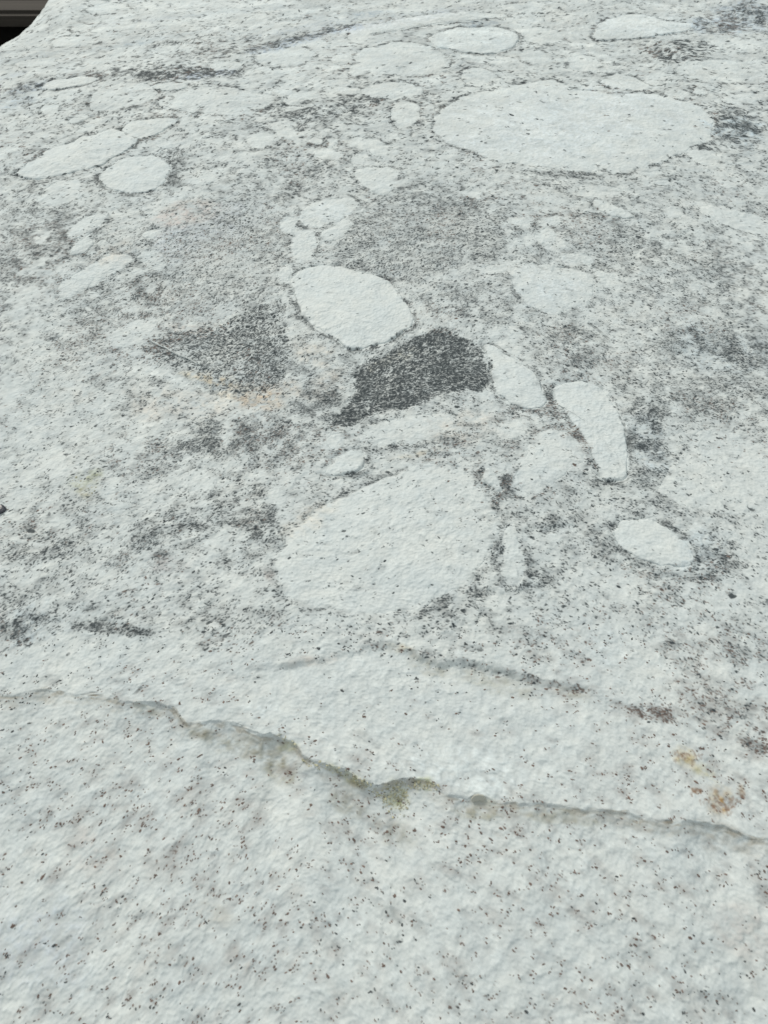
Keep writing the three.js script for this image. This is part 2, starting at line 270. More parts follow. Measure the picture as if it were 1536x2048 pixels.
// ---------------------------------------------------------------- maps of the rock's composition on a 4 mm grid
const GS = 0.004, GX0 = -2.6, GZ0 = -4.4, GW = 1300, GH = 1270;
const field = () => new Float32Array(GW * GH);
const grainF = field(), clastD = field().fill(-1), clastC = field(), smearF = field(), tintR = field().fill(1), tintG = field().fill(1), tintB = field().fill(1), dirX = field(), dirZ = field(), dirA = field(), brownF = field();
const OC = [], OS = []; for (let k = 0; k < 10; k++) { OC.push(Math.cos((k - 4) * Math.PI / 8)); OS.push(Math.sin((k - 4) * Math.PI / 8)); }
const clastI = new Int16Array(GW * GH).fill(-1);
const gi = (x, z) => [Math.round((x - GX0) / GS), Math.round((z - GZ0) / GS)];
function sample(f, x, z) {
  const fx = clamp((x - GX0) / GS, 0, GW - 1.001), fz = clamp((z - GZ0) / GS, 0, GH - 1.001), i = fx | 0, j = fz | 0, a = fx - i, b = fz - j, o = j * GW + i;
  return (f[o] * (1 - a) + f[o + 1] * a) * (1 - b) + (f[o + GW] * (1 - a) + f[o + GW + 1] * a) * b;
}
function pixelOf(x, z) {                                // a point of the rock back to the photograph, to read the traced lists below
  const zc = -z * CP + CAM_H * SP, yc = -CAM_H * CP - z * SP;
  return [768 + FPX * x / Math.max(zc, 0.2), 1024 - FPX * yc / Math.max(zc, 0.2)];
}
// share of dark grains: [u, v, ru, rv, turn, share]
const GRAINS = [
  [400, 95, 130, 25, -8, 0.10], [560, 84, 160, 8, -14, 0.17], [60, 172, 80, 10, -14, 0.20], [420, 150, 70, 10, -8, 0.28], [250, 150, 160, 14, -6, 0.12], [1490, 40, 95, 32, -5, 0.20], [1470, 250, 70, 42, 0, 0.26], [1405, 300, 30, 18, 10, 0.2], [1120, 345, 90, 10, 3, 0.2], [640, 232, 170, 26, -12, 0.16], [530, 222, 40, 9, -10, 0.25], [620, 330, 120, 50, -10, 0.15], [572, 378, 60, 22, -10, 0.28], [345, 340, 25, 45, 20, 0.2], [330, 425, 60, 20, -15, 0.14], [480, 440, 110, 60, -20, 0.15], [420, 520, 190, 90, -15, 0.16], [500, 480, 60, 40, -20, 0.2], [850, 440, 160, 75, -6, 0.25], [800, 515, 150, 40, -3, 0.2], [1160, 465, 110, 40, 0, 0.2], [1130, 500, 90, 20, 0, 0.18], [1300, 500, 200, 50, 5, 0.16], [1400, 570, 160, 60, 0, 0.14], [1430, 690, 120, 48, 10, 0.27], [1450, 800, 110, 60, 10, 0.18], [1290, 770, 80, 50, 20, 0.15], [960, 610, 130, 30, 5, 0.2], [1140, 690, 70, 45, 10, 0.26], [1290, 860, 42, 75, -5, 0.28], [1310, 930, 45, 40, 0, 0.22],
  [50, 530, 70, 40, -25, 0.28], [250, 595, 110, 40, -25, 0.24], [60, 420, 60, 60, -20, 0.18], [110, 480, 100, 60, -25, 0.17], [200, 640, 140, 35, -20, 0.2], [330, 600, 80, 40, -20, 0.22], [40, 740, 40, 60, 30, 0.06], [150, 830, 110, 70, -10, 0.07], [100, 900, 140, 60, -10, 0.06], [640, 805, 50, 50, -20, 0.3], [610, 720, 30, 50, 20, 0.14], [420, 875, 110, 36, -15, 0.26], [570, 890, 90, 44, -10, 0.28], [330, 910, 60, 40, -20, 0.2], [350, 1060, 150, 45, -25, 0.20], [90, 1075, 100, 55, -20, 0.22], [150, 1010, 80, 30, -30, 0.1], [510, 1040, 50, 70, -30, 0.30], [495, 1000, 50, 22, -10, 0.28], [480, 1110, 60, 30, -20, 0.2], [40, 1235, 75, 55, -30, 0.27], [225, 1258, 85, 10, 8, 0.36], [100, 1200, 100, 30, -25, 0.14], [430, 1230, 30, 30, 10, 0.2], [450, 1280, 110, 36, -15, 0.12], [550, 1240, 80, 40, -10, 0.1], [840, 1250, 90, 50, -20, 0.13], [920, 1308, 38, 13, -15, 0.42], [1000, 1342, 110, 9, 14, 0.14], [1120, 1372, 90, 9, 12, 0.14], [820, 1300, 70, 9, 12, 0.16], [770, 1280, 60, 20, -10, 0.14], [1070, 1270, 120, 50, 10, 0.1], [1170, 1320, 14, 20, 0, 0.2], [1400, 1270, 130, 80, 10, 0.1],
  [800, 893, 110, 12, -8, 0.3], [900, 880, 40, 20, 20, 0.2], [1002, 975, 20, 36, 25, 0.4], [1090, 1045, 80, 24, -6, 0.25], [980, 1110, 34, 50, 20, 0.22], [1060, 1165, 70, 26, -12, 0.26], [960, 1190, 30, 10, -10, 0.35], [1310, 1145, 100, 14, 12, 0.28], [1420, 1120, 55, 55, 20, 0.28], [1462, 1190, 12, 10, 0, 0.6], [1310, 1015, 110, 20, 5, 0.18], [1200, 1090, 40, 50, 25, 0.16], [1240, 1412, 26, 9, 20, 0.3], [1310, 1428, 46, 14, 15, 0.42], [1440, 1400, 100, 80, 20, 0.13], [1515, 1495, 34, 12, 20, 0.34], [1470, 1300, 70, 40, 10, 0.16], [800, 1680, 50, 60, 20, 0.05], [200, 1640, 260, 190, 0, 0.05], [430, 1480, 180, 40, 10, 0.015], [1420, 1760, 140, 100, 0, 0.03], [700, 1400, 260, 90, 5, 0.008], [1000, 1480, 260, 80, 5, 0.010], [700, 1240, 120, 30, -8, 0.04], [1250, 1330, 90, 40, 10, 0.025],
  [1100, 480, 60, 20, 0, 0.08], [950, 560, 60, 30, 0, 0.12], [700, 700, 60, 16, -10, 0.2], [600, 600, 14, 60, -25, 0.18], [640, 690, 60, 22, 35, 0.12], [1105, 815, 14, 50, -25, 0.28], [1160, 880, 14, 50, -30, 0.2], [1040, 830, 60, 14, 5, 0.2], [930, 830, 60, 30, -10, 0.12],
];
// hue of the surface: [u, v, ru, rv, turn, r, g, b] multiply the base colour where the photograph shows pink feldspar, iron stain, blue-grey rock or darker brown-grey along the ledge
const TINTS = [
  [380, 425, 60, 24, -20, 1.0, 0.93, 0.89], [545, 790, 55, 24, -15, 1.04, 0.965, 0.91], [470, 775, 90, 20, 18, 1.03, 0.975, 0.92], [410, 757, 60, 9, 14, 1.0, 0.94, 0.86], [330, 752, 110, 8, 14, 1.1, 1.1, 1.1], [420, 778, 50, 9, 22, 1.1, 1.1, 1.09], [470, 633, 70, 6, -20, 1.06, 1.05, 1.03], [620, 700, 50, 30, 30, 1.03, 0.985, 0.95], [380, 658, 34, 9, 10, 1.05, 0.985, 0.95], [330, 800, 120, 40, 5, 1.02, 0.985, 0.96], [780, 720, 60, 12, -25, 0.96, 0.93, 0.88], [660, 770, 40, 30, -30, 1.0, 0.96, 0.93], [230, 510, 60, 20, -20, 1.02, 0.985, 0.96], [850, 910, 70, 10, -10, 0.93, 0.88, 0.82], [620, 1040, 60, 25, -30, 1.02, 0.985, 0.955], [930, 860, 60, 40, 0, 1.02, 0.985, 0.96], [800, 1300, 40, 14, 10, 1.0, 0.94, 0.86],
  [1372, 1512, 30, 20, 30, 0.93, 0.84, 0.7], [1410, 1540, 40, 22, 35, 0.93, 0.86, 0.7], [1430, 1560, 14, 10, 0, 0.88, 0.82, 0.66], [1440, 1592, 34, 30, 40, 0.92, 0.8, 0.66], [1392, 1582, 14, 7, 10, 0.88, 0.78, 0.68], [1452, 1608, 18, 16, 60, 0.88, 0.76, 0.64], [1480, 1585, 10, 18, 0, 0.9, 0.82, 0.72],
  [160, 965, 36, 20, -20, 0.88, 0.875, 0.8], [165, 985, 16, 12, 30, 0.85, 0.82, 0.74], [185, 945, 20, 10, -20, 0.9, 0.9, 0.82],
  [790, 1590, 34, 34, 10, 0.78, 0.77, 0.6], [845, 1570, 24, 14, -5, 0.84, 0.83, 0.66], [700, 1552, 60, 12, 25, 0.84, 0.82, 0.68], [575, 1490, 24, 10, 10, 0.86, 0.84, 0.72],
  [475, 1490, 100, 26, 16, 0.74, 0.72, 0.68], [560, 1535, 60, 22, 20, 0.78, 0.765, 0.73], [700, 1610, 80, 30, 25, 0.78, 0.77, 0.745], [780, 1660, 50, 36, 30, 0.78, 0.77, 0.745], [300, 1420, 50, 14, 12, 0.75, 0.735, 0.69], [400, 1465, 50, 16, 5, 0.77, 0.755, 0.71], [950, 1620, 50, 18, 5, 0.79, 0.77, 0.72], [1130, 1632, 90, 14, 5, 0.79, 0.775, 0.735], [1290, 1650, 60, 12, 10, 0.8, 0.78, 0.76], [1440, 1672, 60, 22, 15, 0.77, 0.76, 0.75], [85, 1388, 30, 8, 0, 0.88, 0.86, 0.84],  // darker brown-grey patches along the foot of the ledge
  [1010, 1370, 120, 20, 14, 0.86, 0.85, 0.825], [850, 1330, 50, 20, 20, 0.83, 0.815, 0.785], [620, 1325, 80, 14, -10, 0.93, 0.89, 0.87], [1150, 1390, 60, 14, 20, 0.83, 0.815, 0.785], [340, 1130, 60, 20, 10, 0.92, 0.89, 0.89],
  [40, 1230, 70, 50, -30, 0.94, 0.965, 0.99], [1430, 690, 110, 40, 10, 0.94, 0.965, 0.99], [1410, 1110, 50, 50, 20, 0.94, 0.965, 0.99], [590, 82, 130, 8, -14, 0.86, 0.9, 0.98], [1490, 40, 95, 32, -5, 0.88, 0.92, 0.98], [400, 460, 90, 50, -20, 0.97, 0.98, 1.01], [60, 172, 70, 10, -14, 0.86, 0.9, 0.97], [1465, 250, 60, 40, 0, 0.9, 0.95, 1.0], [20, 205, 50, 14, -12, 0.88, 0.91, 0.95], [1300, 890, 40, 60, 0, 0.94, 0.965, 0.99], [420, 150, 60, 8, -8, 0.86, 0.9, 1.0],
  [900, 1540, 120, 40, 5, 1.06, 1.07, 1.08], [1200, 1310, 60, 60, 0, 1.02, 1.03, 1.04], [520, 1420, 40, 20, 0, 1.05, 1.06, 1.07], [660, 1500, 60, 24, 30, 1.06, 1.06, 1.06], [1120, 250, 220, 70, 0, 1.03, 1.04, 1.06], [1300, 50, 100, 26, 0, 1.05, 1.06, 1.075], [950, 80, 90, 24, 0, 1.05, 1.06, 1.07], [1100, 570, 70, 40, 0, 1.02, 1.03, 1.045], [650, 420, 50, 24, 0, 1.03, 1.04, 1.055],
  [60, 1900, 120, 90, 0, 0.97, 0.98, 1.01], [480, 1920, 60, 30, 30, 0.88, 0.84, 0.82], [180, 1700, 60, 40, 40, 0.92, 0.89, 0.88], [430, 1830, 60, 30, 30, 0.92, 0.9, 0.88], [1480, 1860, 60, 40, 30, 0.94, 0.91, 0.9],
];
TINTS.push([640, 48, 140, 9, -11, 0.85, 0.87, 0.9], [870, 20, 100, 5, -6, 0.87, 0.89, 0.92], [800, 42, 120, 8, -9, 1.08, 1.08, 1.1], [60, 112, 90, 7, -12, 0.88, 0.9, 0.92], [350, 76, 110, 7, -8, 0.87, 0.89, 0.91], [210, 98, 70, 5, -8, 0.87, 0.89, 0.91], [480, 20, 90, 6, -6, 0.88, 0.9, 0.92], [300, 40, 120, 5, -5, 0.9, 0.91, 0.93], [960, 46, 40, 4, -3, 0.8, 0.83, 0.87], [20, 150, 40, 6, -14, 0.86, 0.88, 0.92], [700, 26, 80, 5, -5, 0.9, 0.92, 0.94], [540, 1156, 14, 30, -20, 0.84, 0.8, 0.79]);
const ell = (list, n) => list.map((e) => { const c = Math.cos(e[4] * Math.PI / 180), s = Math.sin(e[4] * Math.PI / 180); return { u: e[0], v: e[1], ru: e[2], rv: e[3], c, s, val: e.slice(5) }; });
const GE = ell(GRAINS), TE = ell(TINTS);
const near = (e, u, v, wob) => {
  const du = u - e.u, dv = v - e.v; if (Math.abs(du) > 1.6 * (e.ru + e.rv) || Math.abs(dv) > 1.6 * (e.ru + e.rv)) return 0;
  const a = (du * e.c + dv * e.s) / e.ru, b = (-du * e.s + dv * e.c) / e.rv, r = Math.sqrt(a * a + b * b) + wob;
  return r > 1.25 ? 0 : 1 - sstep(0.55, 1.25, r);
};
// lines of foliation: how the grains lie, as a slope in the photograph at a few places [u, v, degrees]
const LAY = [[0, 300, -18], [300, 300, -16], [700, 300, -8], [1100, 300, 4], [1500, 300, 8], [0, 700, -28], [400, 650, -22], [800, 700, -16], [1150, 700, 12], [1500, 700, 12], [0, 1100, -32], [400, 1100, -28], [800, 1080, -10], [1200, 1150, 22], [1500, 1150, 24], [0, 1400, -35], [400, 1350, -22], [800, 1400, 8], [1200, 1400, 24], [1500, 1450, 30], [0, 1750, -45], [400, 1750, -50], [800, 1750, 40], [1200, 1750, 42], [1500, 1750, 45], [300, 60, -14], [900, 60, -8], [1400, 60, -4], [0, 150, -16]];
{
  // clast map
  CLASTS.forEach((c, id) => {
    const [i0, j0] = gi(c.bb[0] - 0.05, c.bb[2] - 0.05), [i1, j1] = gi(c.bb[1] + 0.05, c.bb[3] + 0.05);
    for (let j = Math.max(j0, 0); j <= Math.min(j1, GH - 1); j++) for (let i = Math.max(i0, 0); i <= Math.min(i1, GW - 1); i++) {
      const d = loopDistance(c.loop, GX0 + i * GS, GZ0 + j * GS), o = j * GW + i;
      if (d > clastD[o]) { clastD[o] = d; clastI[o] = id; }
    }
  });
  const LW = GW / 10 + 2 | 0, LH = GH / 10 + 2 | 0, lay = new Float32Array(LW * LH * 2);
  for (let j = 0; j < LH; j++) for (let i = 0; i < LW; i++) {
    const [u, v] = pixelOf(GX0 + i * 10 * GS, GZ0 + j * 10 * GS); let sx = 0, sz = 0, sw = 0;
    for (const [lu, lv, ang] of LAY) { const du = u - lu, dv = v - lv, w = 1 / ((du * du + dv * dv) ** 1.5 + 4e4); sw += w; sx += w * Math.cos(ang * Math.PI / 90); sz += w * Math.sin(ang * Math.PI / 90); }
    lay[(j * LW + i) * 2] = sx / sw; lay[(j * LW + i) * 2 + 1] = sz / sw;
  }
  for (let j = 0; j < GH; j++) for (let i = 0; i < GW; i++) {
    const x = GX0 + i * GS, z = GZ0 + j * GS, o = j * GW + i, [u, v] = pixelOf(x, z), seen = u > -250 && u < 1786 && v > -120 && v < 2200;
    // direction of the grains
    const lf = i / 10, lg = j / 10, li = lf | 0, lj = lg | 0, la = lf - li, lb = lg - lj, lo = (lj * LW + li) * 2;
    const mixl = (k) => lerp(lerp(lay[lo + k], lay[lo + 2 + k], la), lerp(lay[lo + LW * 2 + k], lay[lo + LW * 2 + 2 + k], la), lb);
    const ang = Math.atan2(mixl(1), mixl(0)) / 2 + 0.28 * vn(x * 8, z * 8 + 70);
    const fs = clamp((1200 - v) / 1300, 0, 0.62), k = 1 / (1 - fs);   // lengths along the view are seen shortened
    const dl = Math.hypot(Math.cos(ang), Math.sin(ang) * k); dirX[o] = Math.cos(ang) / dl; dirZ[o] = Math.sin(ang) * k / dl; dirA[o] = clamp(Math.atan2(dirZ[o], dirX[o]) / (Math.PI / 8) + 4, 0, 8.99);
    // grains
    const w1 = fbm(x * 5.5, z * 5.5 + 30, 3), w2 = fbm(x * 19 + 4, z * 19, 3), w3 = fbm(x * 36 + 70, z * 40, 2);
    let g = lerp(0.03, 0.09, sstep(60, 300, v)); g = lerp(g, 0.115, sstep(260, 500, v)); g = lerp(g, 0.095, sstep(900, 1100, v)); g = lerp(g, 0.036, sstep(1200, 1320, v + 0.03 * (u - 768)));
    if (u < -60 || u > 1600 || v < -30) g *= 1 + 0.9 * w1;
    if (seen) for (const e of GE) { const t = near(e, u, v, 0.25 * w1 + 0.35 * w2); if (t) g = lerp(g, e.val[0] > 0.09 ? e.val[0] * 1.25 : e.val[0], t); }
    const patch = clamp(1 + 0.55 * w2 + 0.2 * w1 + 1.35 * w3 + 0.7 * vn(x * 92, z * 100 + 8), 0.1, 2.8);
    g *= patch;
    const cd = clastD[o];
    if (clastI[o] >= 0) {
      const c = CLASTS[clastI[o]], edge = sstep(-0.007 - 0.012 * clamp(0.9 - c.c, 0, 1), 0.004 + 0.012 * clamp(0.9 - c.c, 0, 1), cd + 0.006 * vn(x * 110 + 7, z * 110) + 0.010 * vn(x * 55, z * 55) * (1.4 - c.c)), inside = c.k !== 'p' ? c.m * clamp(1 + 0.55 * w2 + 0.3 * vn(x * 80, z * 95), 0.5, 1.5) : c.m * clamp(1 + 1.6 * w1, 0.2, 2.5);
      const hold = c.k !== 'p' ? sstep(-0.003, 0.004, cd + 0.004 * vn(x * 60, z * 60)) : edge * clamp(0.5 + c.c, 0, 1);
      if (c.k === 'p' && cd < 0.002) g += (0.2 + 0.6 * Math.max(0, w3 + 0.25)) * Math.min(1, c.c) * sstep(-0.016, -0.001, cd) * (v < 1250 ? 1 : 0.4);
      g = lerp(g, inside, hold);
      clastC[o] = (c.k === 'p' ? 1 : c.k === 'd' ? -0.4 : 0) * edge * c.c;
    }
    grainF[o] = clamp(g, 0, 0.72);
    brownF[o] = clamp(sstep(1150, 1500, v) * 0.85 + 0.7 * fbm(x * 7 + 80, z * 7, 2) - 0.02, 0, 1);
    smearF[o] = clamp(0.6 * g * (0.8 + 0.6 * w3), 0, 0.35);
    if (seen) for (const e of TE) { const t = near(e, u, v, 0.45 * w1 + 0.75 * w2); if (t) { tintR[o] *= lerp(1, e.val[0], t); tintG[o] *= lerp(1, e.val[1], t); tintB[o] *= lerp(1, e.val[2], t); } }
  }
}
// thin dark seams between pieces: [points, width in mm, strength]
const SEAMS = [
  [[[0, 186], [50, 174], [95, 180], [130, 177], [165, 171], [190, 162], [215, 152], [262, 146]], 5, 0.5], [[[100, 94], [150, 95], [185, 88], [200, 87]], 4, 0.4], [[[160, 116], [180, 112], [205, 104], [225, 96], [270, 92]], 5, 0.4], [[[140, 62], [143, 66], [165, 67], [195, 68]], 4, 0.5], [[[80, 65], [105, 55], [122, 47], [126, 40]], 5, 0.35], [[[420, 108], [470, 103], [500, 97], [540, 91], [600, 76], [665, 62], [705, 53]], 14, 0.3], [[[415, 122], [470, 112], [505, 104], [540, 98]], 9, 0.4],
  [[[512, 118], [530, 130], [560, 135], [600, 131], [640, 128], [700, 148], [720, 160]], 4, 0.5], [[[640, 55], [690, 70], [708, 95], [720, 96]], 4, 0.35], [[[848, 88], [880, 100], [910, 105], [960, 108], [1000, 104], [1030, 94], [1042, 80], [1030, 62]], 6, 0.5], [[[768, 77], [820, 68], [860, 55], [920, 48]], 6, 0.35], [[[1025, 58], [1045, 75], [1055, 88], [1100, 92]], 4, 0.5], [[[770, 76], [790, 68], [850, 60]], 5, 0.3], [[[545, 36], [575, 38], [605, 34]], 5, 0.5],
  [[[0, 105], [60, 100], [140, 103]], 5, 0.25], [[[30, 250], [80, 242], [160, 236], [230, 234], [250, 240], [255, 250]], 5, 0.3], [[[243, 261], [258, 272], [272, 278]], 5, 0.55], [[[595, 452], [597, 442], [610, 456], [640, 459]], 6, 0.6], [[[632, 475], [636, 490], [632, 510]], 8, 0.5], [[[870, 215], [864, 240], [866, 262], [890, 285], [930, 305]], 7, 0.45], [[[1300, 186], [1350, 195], [1400, 212]], 5, 0.3], [[[1130, 130], [1180, 148], [1230, 160], [1250, 176]], 5, 0.4], [[[1200, 158], [1235, 146], [1270, 153], [1302, 172]], 4, 0.5],
  [[[968, 688], [985, 685], [1005, 697], [1020, 708]], 4, 0.6], [[[1238, 832], [1250, 850], [1258, 890], [1262, 930]], 7, 0.6], [[[1192, 655], [1205, 668], [1218, 680]], 5, 0.6], [[[1160, 640], [1185, 650], [1206, 670]], 4, 0.5], [[[660, 852], [720, 836], [770, 826]], 3, 0.6], [[[590, 590], [600, 625], [620, 652], [650, 672], [690, 694]], 9, 0.45], [[[829, 620], [832, 660]], 7, 0.5], [[[640, 950], [660, 954], [700, 954], [725, 944]], 7, 0.45], [[[1190, 960], [1230, 968], [1256, 958]], 8, 0.5], [[[150, 425], [190, 415], [215, 425], [225, 450]], 6, 0.4], [[[200, 350], [205, 375], [230, 392], [285, 394], [325, 380]], 8, 0.45], [[[300, 170], [318, 184]], 4, 0.6],
  [[[0, 1388], [30, 1388], [50, 1385]], 3, 0.6], [[[160, 1389], [200, 1387], [222, 1381]], 3, 0.6], [[[224, 1386], [238, 1400]], 4, 0.5], [[[265, 1390], [285, 1374]], 4, 0.5], [[[1310, 1640], [1345, 1646]], 3.5, 0.7], [[[1300, 1637], [1313, 1640]], 3, 0.5], [[[50, 735], [60, 752], [68, 775]], 4, 0.35], [[[1040, 345], [1085, 365], [1092, 374]], 5, 0.4], [[[155, 560], [130, 600]], 4, 0.2],
  [[[0, 215], [60, 200], [130, 185], [170, 182]], 8, 0.25], [[[20, 330], [60, 305], [130, 275], [190, 260]], 7, 0.35], [[[620, 270], [690, 292], [700, 320], [712, 345]], 5, 0.35], [[[470, 300], [500, 305], [540, 298], [560, 300]], 8, 0.35], [[[730, 45], [820, 30], [900, 22], [1000, 15]], 8, 0.25], [[[1180, 20], [1260, 15], [1330, 22]], 5, 0.3], [[[1190, 48], [1270, 43], [1340, 62]], 4, 0.25], [[[330, 20], [400, 14], [440, 18]], 4, 0.3], [[[250, 60], [330, 52], [400, 55], [480, 50], [540, 35]], 7, 0.28], [[[180, 50], [260, 42], [340, 44]], 4, 0.25],
];

// ---------------------------------------------------------------- colour and relief maps, computed tile by tile in metres
const TILES = [];
for (const [z0, z1, xs, w, h] of [[-0.75, 0.58, [-2.55, -0.85, 0.85, 2.55], 2048, 1600], [-1.85, -0.70, [-2.55, -0.85, 0.85, 2.55], 2048, 1400], [-4.38, -1.80, [-2.55, 0, 2.55], 2048, 2048]])
  for (let k = 0; k + 1 < xs.length; k++) {
    const side = w === 2048 && h < 2048 && k !== 1;
    TILES.push({ x0: xs[k] - 0.03, x1: xs[k + 1] + 0.03, z0: z0 - 0.03, z1: z1 + 0.03, w: side ? 1024 : w, h: side ? h / 2 : h });
  }
const SRGB = new Uint8Array(4097); for (let i = 0; i <= 4096; i++) { const l = i / 4096; SRGB[i] = Math.round(255 * (l <= 0.0031308 ? 12.92 * l : 1.055 * Math.pow(l, 1 / 2.4) - 0.055)); }
// dark mineral grains, one by one, where the composition map has them
const stamps = [], flakes = [];
{
  const AREA = 5.2e-6;
  for (let j = 0; j < GH; j++) for (let i = 0; i < GW; i++) {
    const o = j * GW + i, g = grainF[o]; if (g <= 0.002) continue;
    const z = GZ0 + j * GS, coarse = clastI[o] >= 0 && CLASTS[clastI[o]].k === 'd' && clastD[o] > 0, far = 1 + 0.4 * sstep(-1.3, -2.4, z);
    let n = -Math.log(1 - Math.min(g, 0.75)) * GS * GS / (AREA * far * far * (coarse ? 1.25 : 1)) / 1.7;
    while (n > 0) {
      if (n < 1 && rnd() > n) break; n -= 1;
      const X = GX0 + (i + rnd() - 0.5) * GS, Z = z + (rnd() - 0.5) * GS, many = 1 + Math.floor(3.2 * rnd() * rnd() + 0.5), alike = rnd(), lean = (rnd() - 0.5) * 0.7;
      const [, v] = pixelOf(X, Z), front = sstep(1250, 1500, v);
      for (let q = 0; q < many; q++) {                    // grains stand in twos and threes
        const rad = q ? 0.0018 + 0.0055 * rnd() * far : 0, az = rnd() * 6.283, x = X + rad * Math.cos(az), zz = Z + 0.8 * rad * Math.sin(az), turn = lean + (rnd() - 0.5) * (rnd() < 0.3 ? 2.6 : 0.7);
        const c = Math.cos(turn), s = Math.sin(turn), dx = dirX[o] * c - dirZ[o] * s, dz = dirX[o] * s + dirZ[o] * c, big = rnd() < 0.06 ? 1.5 : 1;
        const long = sstep(-1.9, -2.9, zz), thin = 1 - 0.4 * long, len = (0.00115 + 0.0025 * rnd() * rnd()) * (1 + 0.9 * long) * big * far * (1 + 0.03 * front) * (coarse ? 1.2 : 1), wid = len * (0.3 + 0.34 * rnd()) * thin;
        const st = { x, z: zz, dx, dz, len, wid, dark: clamp((rnd() < 0.25 * (1 - front) * (coarse ? 0.3 : 1) ? 0.32 : 0.68) + 0.4 * alike + 0.3 * (rnd() - 0.5), 0.2, 1), brown: brownF[o] > rnd() ? 1 : 0, ph: rnd() * 50, soft: 0 };
        if (g < 0.09 && zz > -1.15 && Math.abs(x) < 1.1 && st.len > 0.0014 && st.dark > 0.55 && v > 1250) flakes.push(st); else stamps.push(st);
      }
      if (rnd() < (g > 0.3 ? 0.08 : 0.25 + 0.4 * front)) {                                 // grains that lie a little below the clear crystals show as soft smudges
        const az = rnd() * 6.283, rad = 0.012 * rnd(), len = (0.004 + 0.007 * rnd() + 0.006 * front * rnd() * rnd()) * far;
        stamps.push({ x: X + rad * Math.cos(az), z: Z + rad * Math.sin(az), dx: dirX[o], dz: dirZ[o], len, wid: len * (0.3 + 0.4 * rnd()), dark: 0.06 + 0.19 * rnd(), brown: brownF[o] > rnd() ? 2 : 0, ph: rnd() * 50, soft: 1 });
      }
    }
  }
  for (const [u, v, ru, rv, n] of [[1362, 1508, 8, 6, 16], [1378, 1516, 22, 10, 26], [1392, 1582, 14, 6, 34], [1436, 1595, 14, 12, 26], [1455, 1612, 14, 16, 40], [1428, 1612, 6, 5, 12], [1482, 1590, 6, 20, 22], [1410, 1608, 20, 10, 10]]) for (let k = 0; k < n; k++) {
    const [x, z] = onto(u + ru * (rnd() + rnd() + rnd() - 1.5) * 1.2, v + rv * (rnd() + rnd() + rnd() - 1.5) * 1.2, baseHeight), a = rnd() * 3, len = 0.0012 + 0.0026 * rnd();
    stamps.push({ x, z, dx: Math.cos(a), dz: Math.sin(a), len, wid: len * 0.55, dark: 0.2 + 0.4 * rnd(), brown: 3, ph: rnd() * 50, soft: 0 });
  }
  for (const [u, v, len] of [[1277, 474, 0.007], [1088, 370, 0.006], [1465, 1192, 0.007], [1190, 1115, 0.004], [914, 813, 0.006], [62, 1062, 0.007]]) { const [x, z] = onto(u, v, baseHeight); stamps.push({ x, z, dx: 1, dz: 0, len, wid: len * 0.7, dark: 0.95, brown: 0, ph: u, soft: 0 }); }
  stamps.sort((a, b) => b.soft - a.soft);
}
console.log('grains', stamps.length, 'flakes', flakes.length);
